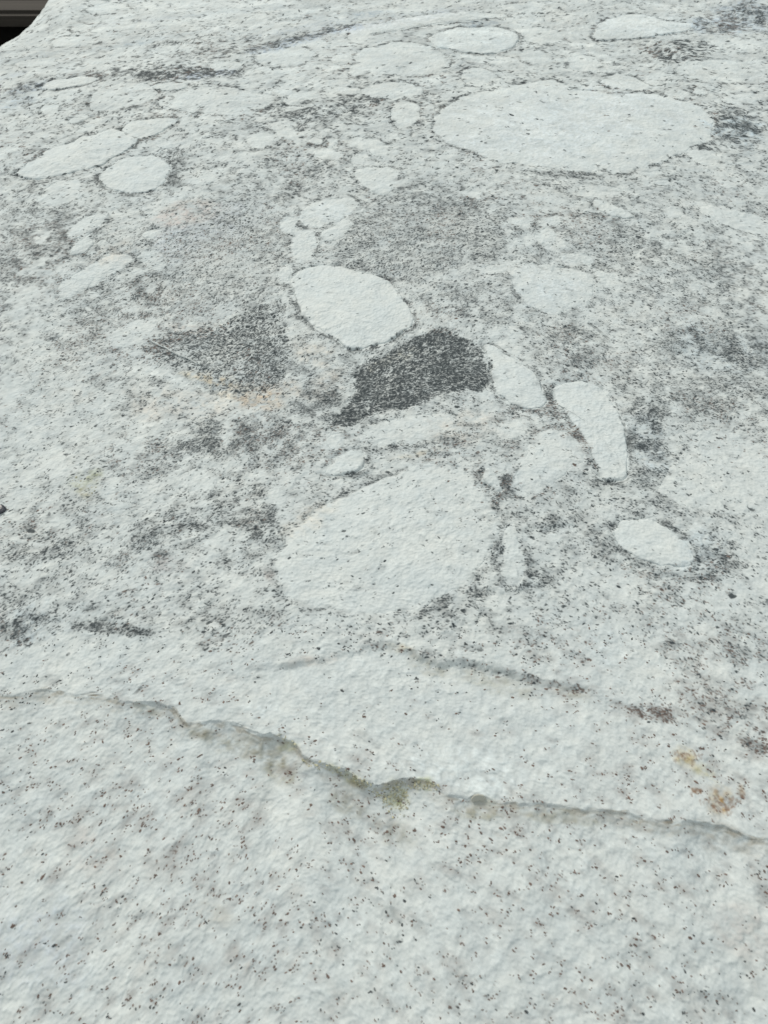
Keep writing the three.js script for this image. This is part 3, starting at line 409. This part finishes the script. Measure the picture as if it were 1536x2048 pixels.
function paint(t) {
  const { w, h } = t, img = new Float32Array(w * h * 3), rel = new Float32Array(w * h), px = (t.x1 - t.x0) / w, pz = (t.z1 - t.z0) / h;
  t.px = px; t.pz = pz;
  for (let j = 0; j < h; j++) {
    const z = t.z0 + (j + 0.5) * pz;
    for (let i = 0; i < w; i++) {
      const x = t.x0 + (i + 0.5) * px, o = (j * w + i) * 3;
      const fx = clamp((x - GX0) / GS, 0, GW - 1.001), fz = clamp((z - GZ0) / GS, 0, GH - 1.001), gI = fx | 0, gJ = fz | 0, a = fx - gI, b = fz - gJ, q = gJ * GW + gI;
      const w00 = (1 - a) * (1 - b), w10 = a * (1 - b), w01 = (1 - a) * b, w11 = a * b;
      const S = smearF[q] * w00 + smearF[q + 1] * w10 + smearF[q + GW] * w01 + smearF[q + GW + 1] * w11;
      const C = clastC[q] * w00 + clastC[q + 1] * w10 + clastC[q + GW] * w01 + clastC[q + GW + 1] * w11;
      const R = tintR[q] * w00 + tintR[q + 1] * w10 + tintR[q + GW] * w01 + tintR[q + GW + 1] * w11;
      const G = tintG[q] * w00 + tintG[q + 1] * w10 + tintG[q + GW] * w01 + tintG[q + GW + 1] * w11;
      const B = tintB[q] * w00 + tintB[q + 1] * w10 + tintB[q + GW] * w01 + tintB[q + GW + 1] * w11;
      const dq = dirA[q], d0 = dq | 0, db = dq - d0, c0 = OC[d0], s0 = OS[d0], c1 = OC[d0 + 1], s1 = OS[d0 + 1];
      const al = x * c0 + z * s0 + d0 * 3, ac = -x * s0 + z * c0, al2 = x * c1 + z * s1 + d0 * 3 + 3, ac2 = -x * s1 + z * c1;
      const m1 = lerp(vn(al * 22, ac * 60), vn(al2 * 22, ac2 * 60), db), m2 = vn(x * 130 + 9, z * 130), m3 = lerp(vn(al * 170, ac * 420), vn(al2 * 170, ac2 * 420), db), m4 = vn(x * 11 + 3, z * 13 + 50), m5 = vn(x * 55, z * 60 + 33), m6 = vn(x * 640, z * 640);
      const pale = C > 0 ? C : 0, rough = 1 - 0.45 * pale;
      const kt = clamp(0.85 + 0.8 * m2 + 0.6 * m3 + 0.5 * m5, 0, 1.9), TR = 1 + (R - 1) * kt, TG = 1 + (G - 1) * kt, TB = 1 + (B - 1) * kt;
      const m7 = lerp(vn(al * 5.5 + 60, ac * 26), vn(al2 * 5.5 + 60, ac2 * 26), db), band = sstep(-1.5, -2.5, z);
      let l = 0.632 + 0.022 * m4 * rough + (0.028 * m1 + 0.026 * m5) * rough + (0.034 * m2 + (0.05 * band + 0.05 * sstep(-2.3, -3.0, z)) * m7 + 0.05 * band * m1) * rough + 0.042 * m3 + 0.026 * m6 + 0.05 * Math.max(0, m3 * m2);
      l += 0.03 * pale;
      const veil = Math.max(0, S * (1 + 0.55 * m2 + 0.4 * m3) * (C < -0.05 ? 0.7 : 1));
      l *= 1 - clamp(1.0 * veil, 0, 0.5);
      const flush = 0.012 * m5 + 0.01 * m4;
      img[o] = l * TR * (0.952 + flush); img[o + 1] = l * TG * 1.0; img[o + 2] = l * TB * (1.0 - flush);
      rel[j * w + i] = 0.5 + 0.17 * m2 + 0.16 * m3 + 0.08 * m6 + 0.14 * vn(x * 270 + 5, z * 270);
    }
  }
  const inTile = (x, z, r) => x + r > t.x0 && x - r < t.x1 && z + r > t.z0 && z - r < t.z1;
  for (const s of stamps) {
    const r = s.len * (s.soft ? 2 : 1.3); if (!inTile(s.x, s.z, r)) continue;
    const i0 = Math.max(0, Math.floor((s.x - r - t.x0) / px)), i1 = Math.min(w - 1, Math.ceil((s.x + r - t.x0) / px)), j0 = Math.max(0, Math.floor((s.z - r - t.z0) / pz)), j1 = Math.min(h - 1, Math.ceil((s.z + r - t.z0) / pz));
    const cr = s.brown === 3 ? 0.22 : s.brown === 2 ? 0.2 : s.brown ? 0.13 : 0.036, cg = s.brown === 3 ? 0.13 : s.brown === 2 ? 0.175 : s.brown ? 0.092 : 0.046, cb = s.brown === 3 ? 0.085 : s.brown === 2 ? 0.165 : s.brown ? 0.078 : 0.052, soft = s.soft ? 0.85 : Math.max(0.22, 0.8 * px / s.wid);
    for (let j = j0; j <= j1; j++) for (let i = i0; i <= i1; i++) {
      const ex = t.x0 + (i + 0.5) * px - s.x, ez = t.z0 + (j + 0.5) * pz - s.z, a = (ex * s.dx + ez * s.dz) / s.len, b = (-ex * s.dz + ez * s.dx) / s.wid;
      const rr = Math.sqrt(a * a + b * b) + 0.3 * vn(a * 1.7 + s.ph, b * 1.7 + s.ph);
      if (rr > 1 + soft) continue;
      const k = s.dark * (1 - sstep(1 - soft, 1 + soft, rr)), o = (j * w + i) * 3;
      img[o] = lerp(img[o], cr, k); img[o + 1] = lerp(img[o + 1], cg, k); img[o + 2] = lerp(img[o + 2], cb, k); rel[j * w + i] -= 0.12 * k;
    }
  }
  for (const [p, width, k, brown] of SEAMSW) for (let n = 0; n + 1 < p.length; n++) {
    const [ax, az] = p[n], [bx, bz] = p[n + 1], R = width * 1.6 + 0.004;
    const X0 = Math.min(ax, bx) - R, X1 = Math.max(ax, bx) + R, Z0 = Math.min(az, bz) - R, Z1 = Math.max(az, bz) + R;
    if (X1 < t.x0 || X0 > t.x1 || Z1 < t.z0 || Z0 > t.z1) continue;
    const i0 = Math.max(0, Math.floor((X0 - t.x0) / px)), i1 = Math.min(w - 1, Math.ceil((X1 - t.x0) / px)), j0 = Math.max(0, Math.floor((Z0 - t.z0) / pz)), j1 = Math.min(h - 1, Math.ceil((Z1 - t.z0) / pz)), ex = bx - ax, ez = bz - az, L = ex * ex + ez * ez + 1e-12;
    for (let j = j0; j <= j1; j++) for (let i = i0; i <= i1; i++) {
      const x = t.x0 + (i + 0.5) * px, z = t.z0 + (j + 0.5) * pz, s = ((x - ax) * ex + (z - az) * ez) / L; if (s < 0 || s >= 1) continue;
      const d = Math.abs((x - ax) * ez - (z - az) * ex) / Math.sqrt(L) + 0.0035 * vn(x * 75, z * 75);
      const wd = width * (0.6 + 0.5 * vn(x * 33 + 8, z * 33)), a = k * clamp(0.75 + 0.9 * vn(x * 90, z * 120 + 3), 0, 1.2) * (1 - sstep(wd * 0.3, wd, Math.abs(d))), o = (j * w + i) * 3;
      if (a <= 0) continue;
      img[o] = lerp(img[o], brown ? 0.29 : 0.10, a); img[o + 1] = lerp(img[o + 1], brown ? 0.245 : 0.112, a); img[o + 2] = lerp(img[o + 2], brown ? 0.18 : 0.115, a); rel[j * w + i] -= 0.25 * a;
    }
  }
  const c8 = new Uint8Array(w * h * 4), hw = w >> 1, hh = h >> 1, b8 = new Uint8Array(hw * hh * 4);
  for (let i = 0; i < w * h; i++) { c8[i * 4] = SRGB[clamp(img[i * 3] * 4096, 0, 4096) | 0]; c8[i * 4 + 1] = SRGB[clamp(img[i * 3 + 1] * 4096, 0, 4096) | 0]; c8[i * 4 + 2] = SRGB[clamp(img[i * 3 + 2] * 4096, 0, 4096) | 0]; c8[i * 4 + 3] = 255; }
  for (let j = 0; j < hh; j++) for (let i = 0; i < hw; i++) { const q = 2 * j * w + 2 * i, v = clamp((rel[q] + rel[q + 1] + rel[q + w] + rel[q + w + 1]) * 63.75, 0, 255), o = (j * hw + i) * 4; b8[o] = b8[o + 1] = b8[o + 2] = v; b8[o + 3] = 255; }
  const place = (tex) => { tex.magFilter = THREE.LinearFilter; tex.minFilter = THREE.LinearFilter; tex.wrapS = tex.wrapT = THREE.ClampToEdgeWrapping; tex.repeat.set(1 / (t.x1 - t.x0), 1 / (t.z1 - t.z0)); tex.offset.set(-t.x0 / (t.x1 - t.x0), -t.z0 / (t.z1 - t.z0)); tex.needsUpdate = true; return tex; };
  const map = place(new THREE.DataTexture(c8, w, h, THREE.RGBAFormat)); map.colorSpace = THREE.SRGBColorSpace;
  const bump = place(new THREE.DataTexture(b8, hw, hh, THREE.RGBAFormat));
  return new THREE.MeshStandardMaterial({ map, bumpMap: bump, bumpScale: 0.0043, roughness: 0.78 });
}
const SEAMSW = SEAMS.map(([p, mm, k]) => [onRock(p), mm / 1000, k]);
for (const [shift, mm, k] of [[0.006, 7, 0.46], [0.016, 13, 0.2], [0.0008, 1.4, 0.4]]) { const p = []; for (let x = -1.2; x < 1.2; x += 0.006) p.push([x, ledgeAt(x, ledgeZ) + shift]); SEAMSW.push([p, mm / 1000, k, 1]); }  // brown bands following the ledge, blended over the rock colour just below its edge
const rockMaterials = TILES.map(paint); 
const tileOf = (x, z) => { for (let k = 0; k < TILES.length; k++) { const t = TILES[k]; if (x >= t.x0 + 0.012 && x < t.x1 - 0.012 && z >= t.z0 + 0.012 && z < t.z1 - 0.012) return k; } let best = 0, bd = 1e9; TILES.forEach((t, k) => { const d = Math.max(t.x0 - x, x - t.x1, 0) + Math.max(t.z0 - z, z - t.z1, 0); if (d < bd) { bd = d; best = k; } }); return best; };
function rockMesh(name, pos, tris, parent) {           // uv in metres; every triangle takes the map of the tile it lies in
  const by = TILES.map(() => []);
  for (let k = 0; k < tris.length; k += 3) { const a = tris[k] * 3, b = tris[k + 1] * 3, c = tris[k + 2] * 3; by[tileOf((pos[a] + pos[b] + pos[c]) / 3, (pos[a + 2] + pos[b + 2] + pos[c + 2]) / 3)].push(tris[k], tris[k + 1], tris[k + 2]); }
  const used = by.map((l, k) => k).filter((k) => by[k].length), index = new Uint32Array(tris.length), g = new THREE.BufferGeometry(); let at = 0;
  used.forEach((k, m) => { const l = by[k]; for (let i = 0; i < l.length; i++) index[at + i] = l[i]; g.addGroup(at, l.length, m); at += l.length; });
  const uv = new Float32Array(pos.length / 3 * 2); for (let i = 0; i < pos.length / 3; i++) { uv[i * 2] = pos[i * 3]; uv[i * 2 + 1] = pos[i * 3 + 2]; }
  g.setAttribute('position', new THREE.BufferAttribute(pos instanceof Float32Array ? pos : new Float32Array(pos), 3)); g.setAttribute('uv', new THREE.BufferAttribute(uv, 2)); g.setIndex(new THREE.BufferAttribute(index, 1)); g.computeVertexNormals();
  if (used.length === 1) g.clearGroups();
  const m = new THREE.Mesh(g, used.length === 1 ? rockMaterials[used[0]] : used.map((k) => rockMaterials[k])); m.name = name; m.castShadow = m.receiveShadow = true; parent.add(m); return m;
}

// ---------------------------------------------------------------- the outcrop
const GROUND_Y = -0.95;
const rock = new THREE.Group(); rock.name = 'rock_outcrop';
rock.userData = { label: 'broad pale speckled rock outcrop with rounded white pebbles and dark inclusions set in it', category: 'rock' };
scene.add(rock);
const lip = (d) => (d = Math.max(d, 0)) >= 0.14 ? 0 : 0.022 * (1 - sstep(0, 0.14, d)) + (d < 0.03 ? 0.03 * (1 - Math.sqrt(1 - ((0.03 - d) / 0.03) ** 2)) : 0);
const surface = (x, z) => baseHeight(x, z) + smallRelief(x, z) - lip(x - rimX(z));
{
  const cols = [], rows = [];
  for (let d = 0; d < 0.06; d += 0.004) cols.push(d);
  const NC = 900; for (let i = 0; i <= NC; i++) cols.push(i);
  // columns: the first ones follow the rim, the others spread evenly, denser in the middle
  const rim = cols.slice(0, cols.length - NC - 1).length, CN = rim + NC + 1;
  const NEAR = 210, EDGE = 12, FARN = 560; for (let j = 0; j <= NEAR; j++) rows.push(['n', j / NEAR]); for (let j = 1; j <= EDGE; j++) rows.push(['e', j / EDGE]); for (let j = 1; j <= FARN; j++) rows.push(['f', j / FARN]);
  const pos = new Float32Array(CN * rows.length * 3);
  for (let j = 0; j < rows.length; j++) {
    const [kind, t] = rows[j];
    for (let i = 0; i < CN; i++) {
      let x0 = -2.5, x = 0, z = 0, broken = 0;
      for (let k = 0; k < 3; k++) {
        if (i < rim) x = x0 + cols[i]; else { const s = (i - rim) / NC, q = lerp(-1, 1, s), ww = 0.55 * q + 0.45 * q * q * q; x = lerp(x0 + 0.06, XR, (ww + 1) / 2); }
        const zl = ledgeAt(x, ledgeZ);
        if (kind === 'n') z = lerp(ZN, zl + 0.0085, t); else if (kind === 'e') z = lerp(zl + 0.0085, zl - 0.0035, t); else z = lerp(zl - 0.0035, ZF, t * (0.62 + 0.38 * t));
        x0 = rimX(z);
      }
      if (kind === 'e' || (kind === 'n' && j > NEAR - 3)) { const big = clamp(ledgeAt(x, ledgeD) / 0.015, 0.15, 1.4), e = kind === 'e' ? Math.sin(Math.PI * t) : 0.3; z += e * big * (0.0022 * vn(x * 130, j * 0.9) + 0.0016 * vn(x * 330, j * 1.7 + 9)); broken = e * big * (0.0016 * vn(x * 150 + 9, j * 0.8) + 0.0012 * vn(x * 380, j * 1.9)); } else broken = 0;
      let y = surface(x, z) + broken;
      const cd = sample(clastD, x, z);
      if (cd > -0.012) { const ci = clastI[Math.round((z - GZ0) / GS) * GW + Math.round((x - GX0) / GS)], c = ci >= 0 ? CLASTS[ci].c : 0; y -= 0.003 * clamp(0.45 + 0.9 * vn(x * 24, z * 24 + 6), 0, 1) * sstep(0.7, 1.15, c) * sstep(-0.012, -0.001, cd) + 0.008 * sstep(0.001, 0.008, cd); }
      const o = (j * CN + i) * 3; pos[o] = x; pos[o + 1] = y; pos[o + 2] = z;
    }
  }
  const tris = [];
  for (let j = 0; j + 1 < rows.length; j++) for (let i = 0; i + 1 < CN; i++) { const a = j * CN + i, b = a + 1, c = a + CN, d = c + 1; tris.push(a, b, d, a, d, c); }
  rockMesh('rock_surface', pos, tris, rock);
  // flanks down to the soil
  const ring = []; for (let j = 0; j < rows.length; j += 4) ring.push(j * CN); for (let i = 0; i < CN; i += 6) ring.push((rows.length - 1) * CN + i); for (let j = rows.length - 1; j >= 0; j -= 4) ring.push(j * CN + CN - 1); for (let i = CN - 1; i >= 0; i -= 6) ring.push(i); ring.push(0);
  const steps = 9, p2 = new Float32Array(ring.length * steps * 3), t2 = [];
  ring.forEach((v, r) => { for (let k = 0; k < steps; k++) { const f = k / (steps - 1), o = (r * steps + k) * 3, x = pos[v * 3], y = pos[v * 3 + 1], z = pos[v * 3 + 2], nx = x / 2.5, nz = (z + 1.9) / 2.4, L = Math.hypot(nx, nz) || 1, b = -0.09 * Math.sin(Math.PI * 0.5 * f) * (1 + 0.6 * vn(r * 0.05, k * 0.7)); p2[o] = x + nx / L * b; p2[o + 1] = lerp(y, GROUND_Y - 0.05, f); p2[o + 2] = z + nz / L * b; if (r && k) { const A = (r - 1) * steps + k - 1, B = A + 1, C = r * steps + k - 1, D = C + 1; t2.push(A, C, D, A, D, B); } } });
  rockMesh('rock_flank', p2, t2, rock);
}
// every pebble and inclusion: a lens of its own, sunk in the surface with a narrow joint round it
CLASTS.forEach((c) => {
  const n = c.loop.length, rings = [0, 0.0018, 0.004, 0.007, 0.011, 0.018], cx = c.mid[0], cz = c.mid[1];
  const rmax = c.size / 2; for (let d = 0.026; d < rmax * 0.9; d += 0.009) rings.push(d);
  const pos = [], tris = [], crisp = sstep(0.7, 1.15, c.c), proud = c.k === 'p' ? 0.0002 + 0.0022 * crisp : 0.0002, dome = (c.k === 'p' ? 0.022 : 0.004) * c.size * c.c, sunk = lerp(0.0005, 0.0045, crisp);
  for (const d of rings) for (let i = 0; i < n; i++) {
    const [x, z] = c.loop[i], s = 1 - d / rmax * 0.999, X = lerp(cx, x, Math.max(s, 0)), Z = lerp(cz, z, Math.max(s, 0));
    const e = clamp(d / 0.006, 0, 1), un = clamp(0.6 + 0.9 * vn(X * 24, Z * 24 + 6), 0.1, 1), up = -sunk + (sunk + proud * un) * Math.sqrt(1 - (1 - e) ** 2), bow = dome * (1 - (1 - d / rmax) ** 2);
    pos.push(X, surface(X, Z) * 1 + up + bow + 0.0006 * vn(X * 75 + 7, Z * 75), Z);
  }
  for (let r = 0; r + 1 < rings.length; r++) for (let i = 0; i < n; i++) { const a = r * n + i, b = r * n + (i + 1) % n, A = a + n, B = b + n; tris.push(a, A, b, b, A, B); }
  const mid = pos.length / 3, last = (rings.length - 1) * n; pos.push(cx, surface(cx, cz) + proud + dome, cz);
  for (let i = 0; i < n; i++) tris.push(last + i, mid, last + (i + 1) % n);
  // faces must look up
  const q = (k) => [pos[tris[k] * 3], pos[tris[k] * 3 + 2]], [A, B, C] = [q(n * 6), q(n * 6 + 1), q(n * 6 + 2)];
  if ((B[0] - A[0]) * (C[1] - A[1]) - (B[1] - A[1]) * (C[0] - A[0]) > 0) for (let k = 0; k < tris.length; k += 3) { const t = tris[k + 1]; tris[k + 1] = tris[k + 2]; tris[k + 2] = t; }
  rockMesh(c.k === 'p' ? 'pebble' : c.k === 'd' ? 'dark_inclusion' : 'grey_inclusion', pos, tris, rock);
});
// thin white quartz vein crossing the dark inclusion
{
  const p = onRock([[304, 683], [318, 691], [332, 697], [345, 706], [360, 713], [378, 718], [392, 726], [402, 731]]).map(([x, z]) => new THREE.Vector3(x, surface(x, z) + 0.0022, z));
  const g = new THREE.TubeGeometry(new THREE.CatmullRomCurve3(p), 60, 0.0022, 6, false);
  const a = g.attributes.position; for (let i = 0; i < a.count; i++) { a.setX(i, a.getX(i) + 0.0012 * vn(a.getX(i) * 300, i)); a.setY(i, a.getY(i) + 0.0006 * vn(i * 0.7, 4)); a.setZ(i, a.getZ(i) + 0.0012 * vn(a.getX(i) * 300 + 50, i)); } g.computeVertexNormals();
  const m = new THREE.Mesh(g, new THREE.MeshStandardMaterial({ color: new THREE.Color(0.68, 0.70, 0.69), roughness: 0.6 })); m.name = 'quartz_vein'; m.castShadow = m.receiveShadow = true; rock.add(m);
}
// dark flakes standing in the pale foreground rock
{
  const g = new THREE.IcosahedronGeometry(1, 1), a = g.attributes.position; for (let i = 0; i < a.count; i++) { const x = a.getX(i), y = a.getY(i), z = a.getZ(i), k = 1 + 0.28 * vn(x * 1.6 + 5, z * 1.6 + y); a.setXYZ(i, x * k, y * k, z * k); } g.computeVertexNormals();
  const im = new THREE.InstancedMesh(g, new THREE.MeshStandardMaterial({ roughness: 0.75 }), flakes.length), m4 = new THREE.Matrix4(), col = new THREE.Color();
  flakes.forEach((s, i) => {
    const y = surface(s.x, s.z), ang = Math.atan2(-s.dz, s.dx);
    m4.compose(new THREE.Vector3(s.x, y - 0.0001, s.z), new THREE.Quaternion().setFromEuler(new THREE.Euler(0, ang, 0)), new THREE.Vector3(s.len * 0.86, 0.0007, s.wid * 0.86)); im.setMatrixAt(i, m4);
    const k = 0.75 + 1.6 * (1 - s.dark); if (s.brown) col.setRGB(0.15 * k, 0.102 * k, 0.085 * k); else col.setRGB(0.05 * k, 0.056 * k, 0.06 * k); im.setColorAt(i, col);
  });
  im.name = 'mica_flakes'; im.userData.kind = 'stuff'; im.castShadow = im.receiveShadow = true; rock.add(im);
}
// black crystal at the left border and the loose shard caught on the ledge
function chip(name, u, v, size, flat, col, rough, lift, ph) {
  const [x, z] = onto(u, v, baseHeight), g = new THREE.IcosahedronGeometry(1, 2), a = g.attributes.position;
  for (let i = 0; i < a.count; i++) { const p = new THREE.Vector3().fromBufferAttribute(a, i), k = 1 + 0.35 * vn(p.x * 1.3 + ph, p.z * 1.3 + p.y * 1.1); a.setXYZ(i, Math.round(p.x * k * 3.2) / 3.2 * 0.6 + p.x * k * 0.4, p.y * k * flat, p.z * k * 0.8); }
  g.scale(size, size, size); g.computeVertexNormals();
  const m = new THREE.Mesh(g, new THREE.MeshStandardMaterial({ color: col, roughness: rough })); m.name = name; m.position.set(x, surface(x, z) + lift, z); m.castShadow = m.receiveShadow = true; return m;
}
rock.add(chip('black_crystal', 0, 1021, 0.013, 0.3, new THREE.Color(0.03, 0.032, 0.045), 0.35, 0.0015, 3));
{
  const s = new THREE.Shape([[-0.016, -0.004], [-0.011, 0.004], [-0.001, 0.0065], [0.009, 0.0045], [0.0155, -0.002], [0.011, -0.009], [0.003, -0.006], [-0.006, -0.0085], [-0.013, -0.010]].map(([a, b]) => new THREE.Vector2(a, b)));
  const g = new THREE.ExtrudeGeometry(s, { depth: 0.0025, bevelEnabled: true, bevelSize: 0.0012, bevelThickness: 0.001, bevelSegments: 2 });
  const [x, z] = onto(957, 1588, macro), m = new THREE.Mesh(g, new THREE.MeshStandardMaterial({ color: new THREE.Color(0.43, 0.42, 0.37), roughness: 0.7 }));
  m.scale.setScalar(0.68); m.name = 'rock_shard'; m.rotation.set(-0.75, 0.1, -0.08); m.position.set(x, macro(x, z) - 0.002, z + 0.004); m.castShadow = m.receiveShadow = true; rock.add(m);
}

// ---------------------------------------------------------------- lichen crust in the corner of the ledge
{
  const parts = [], tuft = new THREE.IcosahedronGeometry(1, 1); tuft.deleteAttribute('uv');
  const spots = [[575, 1480, 20, 6, 60], [625, 1530, 20, 7, 60], [660, 1537, 24, 7, 60], [705, 1556, 34, 10, 160], [738, 1577, 26, 11, 120], [775, 1588, 24, 18, 220], [800, 1582, 16, 22, 260], [806, 1604, 14, 20, 110], [775, 1606, 16, 14, 80], [842, 1570, 26, 10, 170], [865, 1573, 14, 8, 50], [790, 1630, 24, 14, 30], [160, 965, 26, 11, 30], [185, 980, 10, 14, 16]];
  for (const [u, v, ru, rv, n] of spots) for (let k = 0; k < n * 0.34; k++) {
    const r = Math.sqrt(rnd()), a = rnd() * 6.283, slope = u > 560 && u < 760 ? 0.5 : 0, du = ru * r * Math.cos(a), [x, z] = onto(u + du, v + rv * r * Math.sin(a) + slope * du, baseHeight);
    const s = 0.0007 + 0.0014 * rnd() * rnd(), g = tuft.clone(); g.scale(s * (0.8 + 0.7 * rnd()), s * 0.55, s * (0.8 + 0.7 * rnd())); g.rotateY(rnd() * 6); g.translate(x, surface(x, z) + s * 0.15, z);
    const c = new Float32Array(g.attributes.position.count * 3), t = rnd(), d = 0.6 + 0.7 * rnd(), grey = rnd() < 0.3; for (let i = 0; i < c.length; i += 3) { c[i] = (grey ? 0.42 : 0.40 + 0.07 * t) * d; c[i + 1] = (grey ? 0.43 : 0.38 + 0.06 * t) * d; c[i + 2] = (grey ? 0.39 : 0.29) * d; }
    g.setAttribute('color', new THREE.BufferAttribute(c, 3)); parts.push(g);
  }
  const g = mergeGeometries(parts); g.computeVertexNormals();
  const m = new THREE.Mesh(g, new THREE.MeshStandardMaterial({ vertexColors: true, roughness: 0.95 })); m.name = 'lichen'; m.castShadow = m.receiveShadow = true;
  m.userData = { label: 'olive and yellow lichen crust growing along the broken rock ledge', category: 'lichen', kind: 'stuff' }; scene.add(m);
}

// ---------------------------------------------------------------- small dark stone on the far part of the rock
{
  const m = chip('dark_stone', 212, -9, 0.04, 0.55, new THREE.Color(0.045, 0.04, 0.034), 0.8, 0.012, 11);
  m.userData = { label: 'small dark brown stone lying on the pale rock near its far rim', category: 'stone' }; scene.add(m);
}

// ---------------------------------------------------------------- behind the rim: dark soil and a low timber step
{
  const g = new THREE.PlaneGeometry(60, 60, 60, 60); g.rotateX(-Math.PI / 2); const a = g.attributes.position; for (let i = 0; i < a.count; i++) a.setY(i, 0.02 * vn(a.getX(i) * 1.3, a.getZ(i) * 1.3));
  const m = new THREE.Mesh(g, new THREE.MeshStandardMaterial({ color: new THREE.Color(0.035, 0.03, 0.026), roughness: 1 })); m.position.y = GROUND_Y; m.name = 'soil'; m.userData.kind = 'structure'; m.receiveShadow = true; scene.add(m);
  const n = 256, d = new Uint8Array(n * n * 4); for (let j = 0; j < n; j++) for (let i = 0; i < n; i++) { const k = 0.5 + 0.3 * vn(i * 0.02, j * 0.35) + 0.2 * vn(i * 0.05 + 9, j * 1.1), o = (j * n + i) * 4; d[o] = 40 + 46 * k; d[o + 1] = 36 + 42 * k; d[o + 2] = 33 + 38 * k; d[o + 3] = 255; }
  const tex = new THREE.DataTexture(d, n, n, THREE.RGBAFormat); tex.colorSpace = THREE.SRGBColorSpace; tex.wrapS = tex.wrapT = THREE.RepeatWrapping; tex.magFilter = THREE.LinearFilter; tex.needsUpdate = true;
  const wood = new THREE.MeshStandardMaterial({ map: tex, roughness: 0.9 }), top = -0.60, z0 = -4.78;
  const deck = new THREE.Group(); deck.name = 'timber_step'; deck.userData = { label: 'low dark timber step of weathered boards behind the rock', category: 'step' }; deck.position.set(-2.4, GROUND_Y, z0); scene.add(deck);
  const board = (name, w, h, l, x, y, z) => { const b = new THREE.Mesh(new THREE.BoxGeometry(w, h, l), wood); b.name = name; b.position.set(x, y - GROUND_Y, z); b.castShadow = b.receiveShadow = true; deck.add(b); };
  board('fascia', 2.4, 0.055, 0.03, 0, top - 0.034, 0.018);
  for (let k = 0; k < 5; k++) board('plank', 2.4, 0.03, 0.135, 0, top - 0.005 + 0.004 * (k % 2), -0.068 - k * 0.148);
  board('back_board', 2.4, 0.33, 0.03, 0, top - 0.19, -0.72);
  for (const x of [-1.1, 1.1]) board('post', 0.09, 0.31, 0.09, x, top - 0.18, -0.1);
}

renderer.render(scene, camera);
